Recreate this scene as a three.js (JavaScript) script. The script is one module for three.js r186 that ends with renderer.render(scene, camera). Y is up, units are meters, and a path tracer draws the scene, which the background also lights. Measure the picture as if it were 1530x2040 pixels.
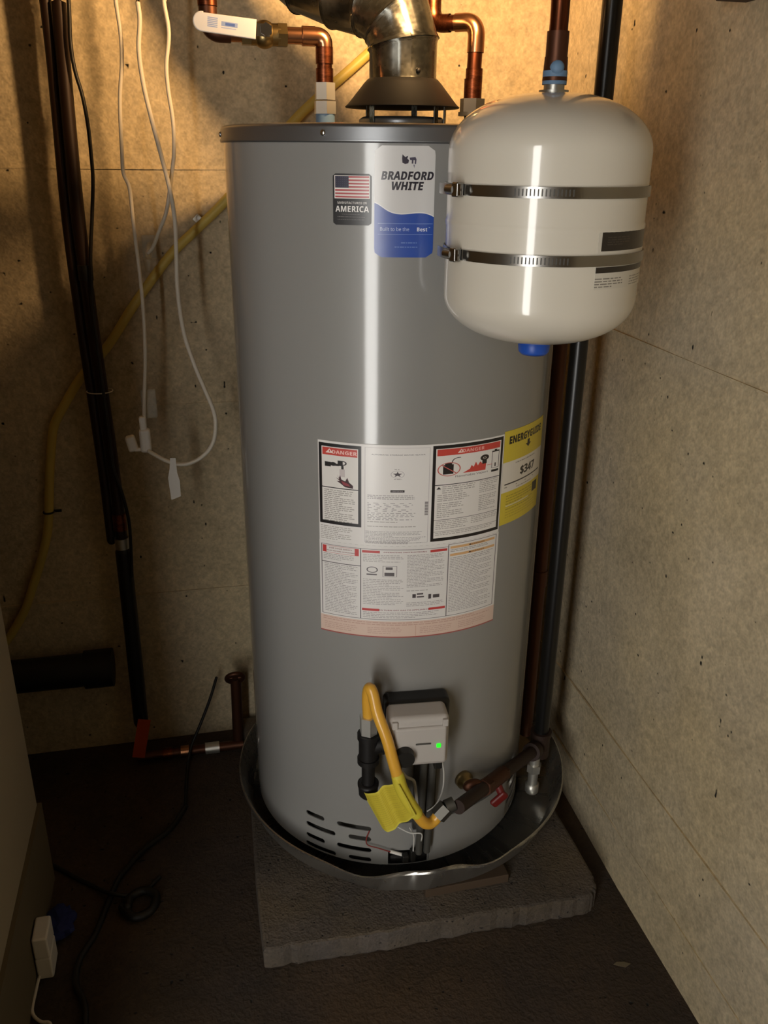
import * as THREE from 'three';
import { mergeGeometries, mergeVertices, toCreasedNormals } from 'three/addons/utils/BufferGeometryUtils.js';
import { RoundedBoxGeometry } from 'three/addons/geometries/RoundedBoxGeometry.js';
import { RectAreaLightUniformsLib } from 'three/addons/lights/RectAreaLightUniformsLib.js';
import { Brush, Evaluator, SUBTRACTION } from 'three-bvh-csg';

// ---------------------------------------------------------------- camera, light, exposure
const scene = new THREE.Scene();
scene.background = new THREE.Color(0x000000);
const renderer = new THREE.WebGLRenderer();
renderer.toneMapping = THREE.LinearToneMapping;
renderer.toneMappingExposure = 1.0;
renderer.shadowMap.enabled = true;
RectAreaLightUniformsLib.init();

const D2R = Math.PI / 180;
const V = (x, y, z) => new THREE.Vector3(x, y, z);
const camera = new THREE.PerspectiveCamera(2 * Math.atan(1020 / 1720) / D2R, 1530 / 2040, 0.02, 30);
camera.position.set(-0.347, 1.41, 1.5);
{
  const p = 22.6 * D2R, y = 12.5 * D2R;
  camera.up.set(0, 1, 0);
  camera.lookAt(-0.347 + Math.sin(y) * Math.cos(p), 1.41 - Math.sin(p), 1.5 - Math.cos(y) * Math.cos(p));
  camera.rotateZ(0.66 * D2R);
}
// daylight through the tall narrow window behind the photographer
const WIN = { x0: -1.22, x1: -0.87, y0: 0.04, y1: 2.0, z: 2.08 };
const daylight = new THREE.RectAreaLight(0xfffdf8, 7.4, WIN.x1 - WIN.x0, WIN.y1 - WIN.y0);
daylight.position.set((WIN.x0 + WIN.x1) / 2, (WIN.y0 + WIN.y1) / 2, WIN.z - 0.02);
daylight.lookAt(daylight.position.x, daylight.position.y, -5);
scene.add(daylight);
// warm bulb in a metal reflector hung above the heater front, just over the frame, aimed at the back wall
const LAMP = V(0.045, 1.74, 0.262), LAMP_AIM = V(-0.03, 1.88, -0.42);
const spot = new THREE.SpotLight(0xffca8a, 3.8, 0, 76 * D2R, 1.0, 2);
spot.position.copy(LAMP); spot.target.position.copy(LAMP_AIM);
spot.castShadow = true; spot.shadow.radius = 1.8;
scene.add(spot, spot.target);

// ---------------------------------------------------------------- helpers
let seed = 7;
const rnd = () => { seed = (seed * 1664525 + 1013904223) >>> 0; return seed / 4294967296; };
const taken = new Map();
function numbered(n) { const k = taken.get(n) || 0; taken.set(n, k + 1); return k ? `${n}_${String(k).padStart(3, '0')}` : n; }
const bases = new Map();
function thing(name, label, category, base = [0, 0, 0], group) {
  const o = new THREE.Group(); o.name = numbered(name); scene.add(o);
  o.position.set(...base); bases.set(o, V(...base));
  o.userData = { label, category }; if (group) o.userData.group = group;
  return o;
}
function toPlain(g) { const q = g.index ? g.toNonIndexed() : g; for (const k of Object.keys(q.attributes)) if (!['position', 'normal', 'uv'].includes(k)) q.deleteAttribute(k); if (!q.attributes.uv) q.setAttribute('uv', new THREE.BufferAttribute(new Float32Array(q.attributes.position.count * 2), 2)); return q; }
function join(gs) { gs = (Array.isArray(gs) ? gs : [gs]).flat(); return gs.length === 1 ? gs[0] : mergeGeometries(gs.map(toPlain)); }
// one named mesh from geometries given in world coordinates
function obj(name, gs, m, parent = scene, label) {
  const g = join(gs).clone(); const b = bases.get(parent);
  if (b) g.translate(-b.x, -b.y, -b.z);
  const o = new THREE.Mesh(g, m); o.castShadow = o.receiveShadow = true;
  o.name = parent === scene ? numbered(name) : name;
  parent.add(o); if (b) bases.set(o, b);
  if (label) o.userData.label = label;
  return o;
}
function struct(name, gs, m, label) { const o = obj(name, gs, m); o.userData.kind = 'structure'; if (label) o.userData.label = label; return o; }
function single(name, label, category, base, gs, m, group) {
  const g = join(gs).clone(); g.translate(-base[0], -base[1], -base[2]);
  const o = new THREE.Mesh(g, m); o.castShadow = o.receiveShadow = true; o.name = numbered(name); o.position.set(...base);
  bases.set(o, V(...base)); o.userData = { label, category }; if (group) o.userData.group = group; scene.add(o); return o;
}
function metreUV(g) { // uv in metres by dominant normal
  g = g.index ? g.toNonIndexed() : g; const p = g.attributes.position, n = g.attributes.normal, u = new Float32Array(p.count * 2);
  for (let i = 0; i < p.count; i++) {
    const ax = Math.abs(n.getX(i)), ay = Math.abs(n.getY(i)), az = Math.abs(n.getZ(i));
    if (ay >= ax && ay >= az) { u[2 * i] = p.getX(i); u[2 * i + 1] = p.getZ(i); } else if (ax >= az) { u[2 * i] = p.getZ(i); u[2 * i + 1] = p.getY(i); } else { u[2 * i] = p.getX(i); u[2 * i + 1] = p.getY(i); }
  }
  g.setAttribute('uv', new THREE.BufferAttribute(u, 2)); return g;
}
const box = (x0, x1, y0, y1, z0, z1) => metreUV(new THREE.BoxGeometry(x1 - x0, y1 - y0, z1 - z0).translate((x0 + x1) / 2, (y0 + y1) / 2, (z0 + z1) / 2));
const rbox = (w, h, d, r, seg = 3) => new RoundedBoxGeometry(w, h, d, seg, r);
function along(g, a, b) { // geometry built on +y from 0..1*len moved onto a->b
  const d = b.clone().sub(a), q = new THREE.Quaternion().setFromUnitVectors(V(0, 1, 0), d.clone().normalize());
  return g.applyQuaternion(q).translate(a.x, a.y, a.z);
}
function rod(a, b, r, r2 = r, seg = 24) { a = V(...(a.isVector3 ? a.toArray() : a)); b = V(...(b.isVector3 ? b.toArray() : b)); const L = a.distanceTo(b); return along(new THREE.CylinderGeometry(r2, r, L, seg).translate(0, L / 2, 0), a, b); }
function latheOn(profile, a, b, seg = 32) { // profile [[r, t metres from a]]
  a = V(...a); b = V(...b); const g = new THREE.LatheGeometry(profile.map(([r, t]) => new THREE.Vector2(Math.max(r, 1e-5), t)), seg);
  return along(g, a, b);
}
function lathe(profile, cx = 0, cz = 0, seg = 64) { return new THREE.LatheGeometry(profile.map(([r, y]) => new THREE.Vector2(Math.max(r, 1e-5), y)), seg).translate(cx, 0, cz); }
function tube(pts, r, n = 80, seg = 12, tension = 0.5) {
  const v = pts.map((p) => (p.isVector3 ? p : V(...p))); const c = new THREE.CatmullRomCurve3(v, false, 'catmullrom', tension);
  const g = new THREE.TubeGeometry(c, n, r, seg, false);
  const cap = (p, d) => { const s = new THREE.SphereGeometry(r, seg, 6); return s.translate(p.x, p.y, p.z); };
  return [g, cap(v[0]), cap(v[v.length - 1])];
}
function bent(pts, r, R, seg = 20) { // straight runs with rounded corners
  const v = pts.map((p) => V(...p)); const path = new THREE.CurvePath(); let prev = v[0];
  for (let i = 1; i < v.length - 1; i++) {
    const a = prev.clone().sub(v[i]).normalize(), b = v[i + 1].clone().sub(v[i]).normalize();
    const p0 = v[i].clone().addScaledVector(a, R), p1 = v[i].clone().addScaledVector(b, R);
    path.add(new THREE.LineCurve3(prev, p0)); path.add(new THREE.QuadraticBezierCurve3(p0, v[i].clone(), p1)); prev = p1;
  }
  path.add(new THREE.LineCurve3(prev, v[v.length - 1]));
  return new THREE.TubeGeometry(path, Math.max(24, v.length * 24), r, seg, false);
}
const hex = (a, b, r) => { const g = rod(a, b, r, r, 6); return toCreasedNormals(g, 0.4); };
const pol = (th, y, r) => [Math.sin(th * D2R) * r, y, Math.cos(th * D2R) * r];
// curved sticker or plate on a vertical cylinder; angles in degrees from +z towards +x
function wrap(th0, th1, y0, y1, r, thick = 0, cx = 0, cz = 0, rc = 0) {
  const n = Math.max(6, Math.ceil(Math.abs(th1 - th0) / 2)), m = rc ? 24 : 1, pos = [], nor = [], uv = [], idx = [];
  const W = (th1 - th0) * D2R * r, H = y1 - y0;
  const row = (k, rr, s) => {
    for (let j = 0; j <= m; j++) {
      const v = j / m; let inset = 0;
      if (rc) { const d = Math.min(v, 1 - v) * H; if (d < rc) inset = rc - Math.sqrt(Math.max(0, rc * rc - (rc - d) ** 2)); }
      for (let i = 0; i <= n; i++) {
        const u0 = i / n, u = (inset + u0 * (W - 2 * inset)) / W, t = (th0 + (th1 - th0) * u) * D2R;
        pos.push(cx + Math.sin(t) * rr, y0 + H * v, cz + Math.cos(t) * rr); nor.push(Math.sin(t) * s, 0, Math.cos(t) * s); uv.push(u, v);
      }
    }
  };
  row(0, r + thick, 1);
  const s = n + 1; for (let j = 0; j < m; j++) for (let i = 0; i < n; i++) { const a = j * s + i; idx.push(a, a + 1, a + s, a + 1, a + s + 1, a + s); }
  if (thick) { // side walls
    const base = pos.length / 3; const ring = [];
    for (let i = 0; i <= n; i++) ring.push([i, 0]); for (let j = 1; j <= m; j++) ring.push([n, j]); for (let i = n - 1; i >= 0; i--) ring.push([i, m]); for (let j = m - 1; j >= 0; j--) ring.push([0, j]);
    ring.forEach(([i, j]) => { const a = (j * s + i) * 3, x = pos[a] - cx, y = pos[a + 1], z = pos[a + 2] - cz, l = Math.hypot(x, z), q = (r - 0.0005) / l; pos.push(pos[a], y, pos[a + 2], cx + x * q, y, cz + z * q); const dx = i === 0 ? -1 : i === n ? 1 : 0, dy = j === 0 ? -1 : j === m ? 1 : 0; const nx = dx * z / l, nz = -dx * x / l; for (let k = 0; k < 2; k++) { nor.push(nx, dy, nz); uv.push(uv[(j * s + i) * 2], uv[(j * s + i) * 2 + 1]); } });
    for (let k = 0; k < ring.length - 1; k++) { const a = base + 2 * k; idx.push(a, a + 1, a + 2, a + 1, a + 3, a + 2); }
  }
  const g = new THREE.BufferGeometry(); g.setAttribute('position', new THREE.Float32BufferAttribute(pos, 3)); g.setAttribute('normal', new THREE.Float32BufferAttribute(nor, 3)); g.setAttribute('uv', new THREE.Float32BufferAttribute(uv, 2)); g.setIndex(idx); return g;
}
// ---------------------------------------------------------------- textures
function lattice(n, s) { let q = s; const a = new Float32Array(n * n); for (let i = 0; i < n * n; i++) { q = (q * 1664525 + 1013904223) >>> 0; a[i] = q / 4294967296; } return a; }
function noiseField(N, octs, s) { // tileable value noise, octs [[cells, amplitude]]
  const out = new Float32Array(N * N); let tot = 0;
  octs.forEach(([c, a], k) => {
    const L = lattice(c, s + k * 977); tot += a;
    for (let y = 0; y < N; y++) for (let x = 0; x < N; x++) {
      const fx = x / N * c, fy = y / N * c, ix = fx | 0, iy = fy | 0, u = fx - ix, v = fy - iy, su = u * u * (3 - 2 * u), sv = v * v * (3 - 2 * v), jx = (ix + 1) % c, jy = (iy + 1) % c;
      const p = L[iy * c + ix] * (1 - su) + L[iy * c + jx] * su, q = L[jy * c + ix] * (1 - su) + L[jy * c + jx] * su;
      out[y * N + x] += a * (p * (1 - sv) + q * sv);
    }
  });
  for (let i = 0; i < out.length; i++) out[i] /= tot; return out;
}
function dataTex(N, f, srgb) {
  const d = new Uint8Array(N * N * 4); for (let i = 0; i < N * N; i++) { const c = f(i, i % N, (i / N) | 0); for (let k = 0; k < 3; k++) d[4 * i + k] = Math.max(0, Math.min(255, c[k])); d[4 * i + 3] = 255; }
  const t = new THREE.DataTexture(d, N, N); t.magFilter = THREE.LinearFilter; t.minFilter = THREE.LinearMipmapLinearFilter; t.generateMipmaps = true; t.wrapS = t.wrapT = THREE.RepeatWrapping; if (srgb) t.colorSpace = THREE.SRGBColorSpace; t.needsUpdate = true; return t;
}
function concrete(N, s, tone, amp, pits) { // tone sRGB
  const big = noiseField(N, [[3, 1], [7, .8], [17, .5], [41, .35]], s), fine = noiseField(N, [[90, .6], [210, 1], [500, .8]], s + 5), spot_ = noiseField(N, [[110, 1], [230, .5]], s + 9), streak = noiseField(N, [[6, 1], [13, .7]], s + 15);
  const pit = (i) => Math.max(0, spot_[i] - pits) / (1 - pits);
  const map = dataTex(N, (i) => { const k = 1 + amp * (big[i] - .5) * 2 + .16 * (fine[i] - .5) * 2 - 2.2 * pit(i), h = (streak[i] - .5) * 14; return [tone[0] * k + h * .4, tone[1] * k, tone[2] * k - h]; }, true);
  const bump = dataTex(N, (i) => { const h = 128 + 150 * (fine[i] - .5) + 90 * (big[i] - .5) - 260 * pit(i); return [h, h, h]; });
  return { map, bump };
}
const conc = concrete(1024, 11, [196, 180, 148], .13, .90);
const concFloor = concrete(1024, 61, [62, 49, 35], .34, .86);
const concPad = concrete(512, 31, [90, 80, 68], .26, .84);
function mat(color, rough, metal = 0, extra = {}) { const m = new THREE.MeshPhysicalMaterial({ color, roughness: rough, metalness: metal, ...extra }); return m; }
function concMat(c, rep, bumpScale, rough = .92) { const map = c.map.clone(), bumpMap = c.bump.clone(); map.repeat.set(rep, rep); bumpMap.repeat.set(rep, rep); map.needsUpdate = bumpMap.needsUpdate = true; return new THREE.MeshStandardMaterial({ map, bumpMap, bumpScale, roughness: rough }); }
const scuff = noiseField(512, [[5, 1], [12, .8], [40, .6], [120, .5]], 91);
const scuffRough = dataTex(512, (i) => { const v = 110 + 150 * (scuff[i] - .3); return [v, v, v]; });
const ductTone = dataTex(512, (i) => { const v = 178 + 130 * (scuff[i] - .5); return [v, v, v * .97]; }, true);
const copperTone = dataTex(512, (i) => { const k = .72 + .75 * (scuff[i] - .4); return [196 * k, 122 * k, 86 * k]; }, true);
const M = {
  wall: concMat(conc, .75, .0022), floor: concMat(concFloor, .9, .004, .85), pad: concMat(concPad, 1.6, .004),
  plaster: mat(0xa89c84, .9), timber: mat(0x4a3a2a, .85), ceiling: mat(0x625a4e, .95), base: mat(0x6b604a, .85),
  jacket: mat(0x8a8986, .42, 0, { clearcoat: 1, clearcoatRoughness: .11 }),
  lid: mat(0x8d8f92, .36, .85), galv: mat(0x8c8c88, .5, .95, { map: ductTone, roughnessMap: scuffRough }),
  hood: mat(0x0f0e0d, .6, .2), fitting: mat(0x66645e, .45, .8), pan: mat(0xb4b2ac, .55, .92, { roughnessMap: scuffRough }),
  copper: mat(0xb8aaa2, .36, 1, { map: copperTone }), copperBright: mat(0xc48d68, .25, 1), copperDark: mat(0x5b3a2a, .45, .8), aged: mat(0x2c1c14, .5, .35),
  brass: mat(0xa38c5e, .32, 1), nickel: mat(0xd4d2ca, .4, .85), chrome: mat(0xd0d0cf, .16, 1), steel: mat(0x9c9a96, .25, 1),
  solder: mat(0xb8b6ae, .4, .9), dielectric: mat(0x6f8fb0, .6), iron: mat(0x1d1b1a, .5, .25), ironBrown: mat(0x33241d, .55, .3),
  tank: mat(0xdcd5c6, .35, 0, { clearcoat: 1, clearcoatRoughness: .08 }), blueCap: mat(0x1f4fb0, .4), white: mat(0xe6e2da, .45), cord: mat(0xd8d0bf, .5),
  black: mat(0x15130f, .5), blackGloss: mat(0x131211, .3), greyBox: mat(0xb4aea8, .45), greyDark: mat(0x55534e, .5, .4), cavity: mat(0x7d7a74, .5, .7),
  yellow: mat(0xe0a83a, .38, 0, { clearcoat: .5, clearcoatRoughness: .2 }), gasYellow: mat(0xc9b258, .5), tagYellow: mat(0xd2c23a, .6), red: mat(0x661614, .45), orange: mat(0xc8501c, .6),
  clear: mat(0xf4f4f0, .15, 0, { transmission: .85, thickness: 0 }), blueRag: mat(0x1d2a66, .8), wire: mat(0xc8c6c0, .5), wireRed: mat(0x7a2620, .5),
};
// a small set of print helpers for the stickers
function canvasTex(w, h, draw) { const c = document.createElement('canvas'); c.width = w; c.height = h; const x = c.getContext('2d'); draw(x, w, h); const t = new THREE.CanvasTexture(c); t.colorSpace = THREE.SRGBColorSpace; t.anisotropy = 8; return t; }
function fine(x, x0, y0, w, n, lh, col = '#77726e', gap = .25) { // rows of illegibly small print
  x.globalAlpha = .62; x.fillStyle = col; for (let i = 0; i < n; i++) { let px = x0; const end = x0 + w * (i % 4 === 3 ? .45 + rnd() * .4 : .88 + rnd() * .12); while (px < end) { const ww = (3 + rnd() * 9) * lh / 7; x.fillRect(px, y0 + i * lh, Math.min(ww, end - px), lh * .42); px += ww + lh * gap; } }
  x.globalAlpha = 1;
}
function printText(x, s, px, py, size, col, o = {}) { x.save(); x.translate(px, py); if (o.skew) x.transform(1, 0, -o.skew, 1, 0, 0); if (o.sx) x.scale(o.sx, 1); x.fillStyle = col; x.font = `${o.w || 'bold'} ${size}px ${o.f || 'sans-serif'}`; x.textAlign = o.a || 'center'; x.textBaseline = 'middle'; x.fillText(s, 0, 0); if (o.thick) { x.strokeStyle = col; x.lineWidth = o.thick; x.strokeText(s, 0, 0); } x.restore(); }
function poly(x, pts, col) { x.fillStyle = col; x.beginPath(); pts.forEach(([a, b], i) => (i ? x.lineTo(a, b) : x.moveTo(a, b))); x.closePath(); x.fill(); }
function tri(x, cx, cy, r, col) { poly(x, [[cx, cy - r], [cx + r, cy + r * .8], [cx - r, cy + r * .8]], col); }
const sticker = (t, rough = .42) => new THREE.MeshPhysicalMaterial({ map: t, roughness: rough, clearcoat: .5, clearcoatRoughness: .22 });

// ---------------------------------------------------------------- the setting
const XR = 0.435, ZB = -0.42, XL = -0.722, HC = 2.3;
function roughWall(w, h, d, nu, nv, amp, sd) { // slab with a slightly uneven cast face (+z)
  const g = new THREE.BoxGeometry(w, h, d, nu, nv, 1), p = g.attributes.position, L = lattice(64, sd);
  for (let i = 0; i < p.count; i++) if (p.getZ(i) > 0) { const u = (p.getX(i) / w + .5) * 12, v = (p.getY(i) / h + .5) * 9, iu = u | 0, iv = v | 0, fu = u - iu, fv = v - iv, q = (a, b) => L[((b % 60) * 64 + a % 60)]; const z = (q(iu, iv) * (1 - fu) + q(iu + 1, iv) * fu) * (1 - fv) + (q(iu, iv + 1) * (1 - fu) + q(iu + 1, iv + 1) * fu) * fv; p.setZ(i, p.getZ(i) + (z - .5) * amp); }
  g.computeVertexNormals(); return g;
}
const wallBack = metreUV(roughWall(2.2, HC, .2, 60, 60, .006, 5).translate(-.6, HC / 2, ZB - .1));
const wb = struct('wall_back', wallBack, M.wall, 'tan cast concrete basement wall behind the heater');
const wallRight = metreUV(roughWall(2.9, HC, .2, 80, 60, .008, 8).rotateY(-Math.PI / 2).translate(XR + .1, HC / 2, 1.0));
const wr = struct('wall_right', wallRight, M.wall, 'tan cast concrete basement wall on the right');
struct('wall_left', [box(XL - .09, XL, .2, HC, .02, 1.1)], M.plaster, 'end of the tan partition on the left');
struct('baseboard_left', [box(XL - .095, XL + .008, 0, .2, .014, 1.1)], M.base);
struct('wall_alcove', box(-1.35, -1.25, 0, HC, ZB, 1.1), M.wall);
struct('wall_entry', box(-1.95, XL - .09, 0, HC, 1.1, 1.2), M.plaster);
struct('wall_far', box(-2.0, -1.9, 0, HC, 1.2, 2.1), M.plaster);
struct('wall_rear', [box(-2.0, WIN.x0, 0, HC, 2.1, 2.2), box(WIN.x1, XR + .2, 0, HC, 2.1, 2.2), box(WIN.x0, WIN.x1, WIN.y1, HC, 2.1, 2.2), box(WIN.x0, WIN.x1, 0, WIN.y0, 2.1, 2.2)], M.plaster);
struct('floor', box(-2.0, XR + .2, -.1, 0, ZB - .2, 2.2), M.floor, 'dark dirty concrete floor');
struct('ceiling', box(-2.0, XR + .2, HC, HC + .1, ZB - .2, 2.2), M.ceiling);
{
  const o = struct('window_1', box(WIN.x0, WIN.x1, WIN.y0, WIN.y1, 2.085, 2.10), mat(0xffffff, .5, 0, { emissive: 0xfffcf8, emissiveIntensity: 5.5 }), 'tall narrow bright window');
  obj('window_frame', [box(WIN.x0 - .03, WIN.x0, 0, WIN.y1 + .03, 2.06, 2.1), box(WIN.x1, WIN.x1 + .03, 0, WIN.y1 + .03, 2.06, 2.1), box(WIN.x0, WIN.x1, WIN.y1, WIN.y1 + .03, 2.06, 2.1)], M.white, o);
}
// form seams and nail marks that stand proud of the concrete
obj('form_seam', [box(-1.3, XR, 1.374, 1.377, ZB - .001, ZB + .0025), box(-1.3, XR, .42, .424, ZB - .001, ZB + .0025), box(-1.3, XR, .885, .889, ZB - .001, ZB + .0022)], M.wall, wb);
obj('form_seam', [box(XR - .003, XR + .001, 1.10, 1.104, -.4, 1.4), box(XR - .003, XR + .001, .30, .304, -.4, 1.4), box(XR - .003, XR + .001, .115, .121, -.1, 1.4)], M.wall, wr);

// warm reflector bulb in a clamp lamp under the ceiling
{
  const dir = LAMP_AIM.clone().sub(LAMP).normalize(), back = LAMP.clone().addScaledVector(dir, -.02);
  const t = thing('clamp_lamp', 'clamp lamp with a metal reflector hung from the ceiling', 'lamp', LAMP.toArray());
  const at = (g) => along(g, back, back.clone().add(dir));
  obj('reflector', at(new THREE.LatheGeometry([[.02, -.10], [.022, -.07], [.045, -.05], [.056, -.015], [.062, .0], [.064, .0], [.058, -.016], [.047, -.053], [.024, -.075], [.022, -.10]].map(([r, y]) => new THREE.Vector2(r, y)), 32)), M.steel, t);
  obj('bulb', at(new THREE.SphereGeometry(.028, 24, 16).translate(0, -.03, 0)), mat(0xfff0d8, .4, 0, { emissive: 0xffc070, emissiveIntensity: 6 }), t);
  obj('socket', at(new THREE.CylinderGeometry(.019, .019, .06, 20).translate(0, -.12, 0)), M.black, t);
  obj('stem', rod(back.clone().addScaledVector(dir, -.14), [LAMP.x - .05, HC, LAMP.z + .10], .006), M.black, t);
}

// ---------------------------------------------------------------- pad, timbers, drain pan
{
  const s = new THREE.Shape(), pts = [[-.304, .322], [-.20, .326], [-.05, .330], [.12, .326], [.24, .329], [.342, .328], [.366, .306], [.372, .27], [.374, -.40], [-.298, -.40]];
  const jag = []; pts.forEach((p, i) => { const q = pts[(i + 1) % pts.length], n = 8; for (let k = 0; k < n; k++) { const t = k / n; jag.push([p[0] + (q[0] - p[0]) * t + (k ? (rnd() - .5) * .006 : 0), p[1] + (q[1] - p[1]) * t + (k ? (rnd() - .5) * .006 : 0)]); } });
  jag.forEach(([x, z], i) => (i ? s.lineTo(x, -z) : s.moveTo(x, -z))); s.closePath();
  const g = new THREE.ExtrudeGeometry(s, { depth: .038, bevelEnabled: true, bevelThickness: .006, bevelSize: .006, bevelSegments: 2, bevelOffset: -.006 }).rotateX(-Math.PI / 2).translate(0, .006, 0);
  single('concrete_pad', 'rough grey concrete pad under the heater with chipped edges', 'concrete pad', [0, 0, 0], metreUV(g), M.pad);
  const tb = (x0, x1, z0, z1, label) => { const b = rbox(x1 - x0, .087, z1 - z0, .004, 2).translate((x0 + x1) / 2, .0945, (z0 + z1) / 2); single('timber_block', label, 'timber block', [(x0 + x1) / 2, .05, (z0 + z1) / 2], b, M.timber, 'timbers under the drain pan'); };
  tb(-.20, .255, .0, .087, 'square wooden timber under the middle of the drain pan');
  single('shim_board', 'thin wooden board lying on the pad below the pan', 'board', [.10, .05, .215], rbox(.175, .020, .10, .002, 1).rotateY(.03).translate(.105, .0605, .215), M.timber);
  tb(-.20, .262, -.25, -.163, 'square wooden timber under the back of the drain pan');
}
const PX = .03;
{
  const t = thing('drain_pan', 'dented round aluminium drain pan around the foot of the heater', 'drain pan', [PX, .138, 0]);
  const nT = 160, prof = [[.0, .140], [.322, .140], [.327, .144], [.345, .193], [.3475, .196], [.350, .195], [.3505, .191], [.348, .190], [.3465, .191], [.329, .143], [.324, .138], [.0, .138]], pos = [], uv = [], idx = [];
  for (let i = 0; i <= nT; i++) {
    const th = i / nT * Math.PI * 2, deg = i / nT * 360, d = ((deg + 180) % 360) - 180;
    const bell = (c, w) => Math.exp(-(((d - c) / w) ** 2)); // crushed rim at the front
    const push = -.016 * bell(-12, 9) - .012 * bell(6, 6) + .010 * bell(-26, 8) + .006 * bell(16, 6), drop = -.010 * bell(-16, 10) - .006 * bell(10, 5) + .004 * bell(0, 4), low = .010 * bell(-20, 7) + .008 * bell(-6, 4);
    prof.forEach(([r, y], j) => { const k = Math.max(0, (y - .14) / .055), rr = r + push * k * k + (k > .02 && k < .9 ? low * (1 - Math.abs(k - .4)) : (r > .31 && k <= .1 ? low * .6 : 0)); pos.push(PX + Math.sin(th) * rr, y + drop * k, Math.cos(th) * rr); uv.push(i / nT * 6, j / prof.length); });
  }
  const m = prof.length; for (let i = 0; i < nT; i++) for (let j = 0; j < m - 1; j++) { const a = i * m + j; idx.push(a, a + m, a + 1, a + 1, a + m, a + m + 1); }
  const g = new THREE.BufferGeometry(); g.setAttribute('position', new THREE.Float32BufferAttribute(pos, 3)); g.setAttribute('uv', new THREE.Float32BufferAttribute(uv, 2)); g.setIndex(idx); g.computeVertexNormals();
  obj('pan_body', toCreasedNormals(g, .7), M.pan, t);
}

// ---------------------------------------------------------------- water heater
const HR = .28, HY0 = .158, HY1 = 1.426;
const heater = thing('water_heater', 'tall grey gas water heater covered with warning stickers', 'water heater', [0, .14, 0]);
{
  // jacket: hollow shell, its air slots and burner opening really cut through
  const ev = new Evaluator(); ev.useGroups = false; ev.attributes = ['position', 'normal', 'uv'];
  let sh = new Brush(toPlainIdx(new THREE.LatheGeometry([[HR - .002, HY0], [HR - .001, HY0], [HR, HY0 + .001], [HR, HY0 + .12], [HR, .8], [HR, HY1], [HR - .002, HY1], [HR - .002, HY0]].map(([r, y]) => new THREE.Vector2(r, y)), 160))); sh.updateMatrixWorld();
  function toPlainIdx(g) { const q = toCreasedNormals(g, .6); return q; }
  const slots = [[-46.5, -38, .242], [-46.6, -33.3, .215], [-46.8, -38, .187], [-47, -33.2, .162 + .012], [-32.5, -18.9, .243], [-27.8, -18.9, .218], [-32.6, -18.8, .191], [-27.8, -18.8, .173], [47, 60, .242], [50, 64, .216], [47, 60, .190], [50, 64, .174], [63, 74, .242], [66, 78, .216], [63, 74, .190]];
  slots[3][2] = .166; slots[7][2] = .168; slots[11][2] = .166;
  const cut = (g) => { const b = new Brush(g); b.updateMatrixWorld(); sh = ev.evaluate(sh, b, SUBTRACTION); sh.updateMatrixWorld(); };
  const gs = slots.map(([a, b, y]) => {
    const w = (b - a) * D2R * HR, h = .0105, s = new THREE.Shape(); s.absarc(w / 2 - h / 2, 0, h / 2, -Math.PI / 2, Math.PI / 2); s.absarc(-w / 2 + h / 2, 0, h / 2, Math.PI / 2, Math.PI * 1.5); s.closePath();
    return new THREE.ExtrudeGeometry(s, { depth: .06, bevelEnabled: false, curveSegments: 6 }).translate(0, y, HR - .035).rotateY((a + b) / 2 * D2R);
  });
  gs.forEach((g) => cut(toPlain(g)));
  cut(toPlain(new THREE.BoxGeometry(.075, .034, .06).translate(0, .176, HR - .005).rotateY(-4.6 * D2R)));
  cut(toPlain(new THREE.BoxGeometry(.013, .075, .06).translate(0, .225, HR - .005).rotateY(2.0 * D2R)));
  const jg = sh.geometry.clone();
  obj('jacket', jg, M.jacket, heater);
  obj('combustion_chamber', [lathe([[.0, .165], [.238, .165], [.240, .17], [.240, .5], [0, .5]], 0, 0, 48)], M.cavity, heater);
  obj('base_ring', lathe([[.24, .141], [.262, .141], [.262, HY0 + .004], [.24, HY0 + .004], [.24, .141]], 0, 0, 64), M.iron, heater);
  // metal lid with a rolled edge
  obj('lid', lathe([[HR + .0005, HY1 - .004], [HR + .005, HY1 - .004], [HR + .006, HY1 - .001], [HR + .004, HY1 + .003], [HR + .004, HY1 + .015], [HR + .002, HY1 + .019], [HR - .006, HY1 + .021], [.05, HY1 + .021], [0, HY1 + .021]], 0, 0, 128), M.lid, heater);
  for (const th of [-33.6, 30, 80, -90]) obj('screw', new THREE.SphereGeometry(.0042, 12, 8).scale(1, 1, .6).translate(0, 1.434, HR + .005).rotateY(th * D2R), M.chrome, heater);
  // right hand cover panel over the burner, proud of the jacket
  obj('burner_cover', wrap(3.6, 44, .166, .262, HR, .0035), M.jacket, heater, 'plain grey burner cover panel');
  obj('cover_seam', wrap(-7.5, 46, .2625, .2665, HR, .0045), M.lid, heater);
}
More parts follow.
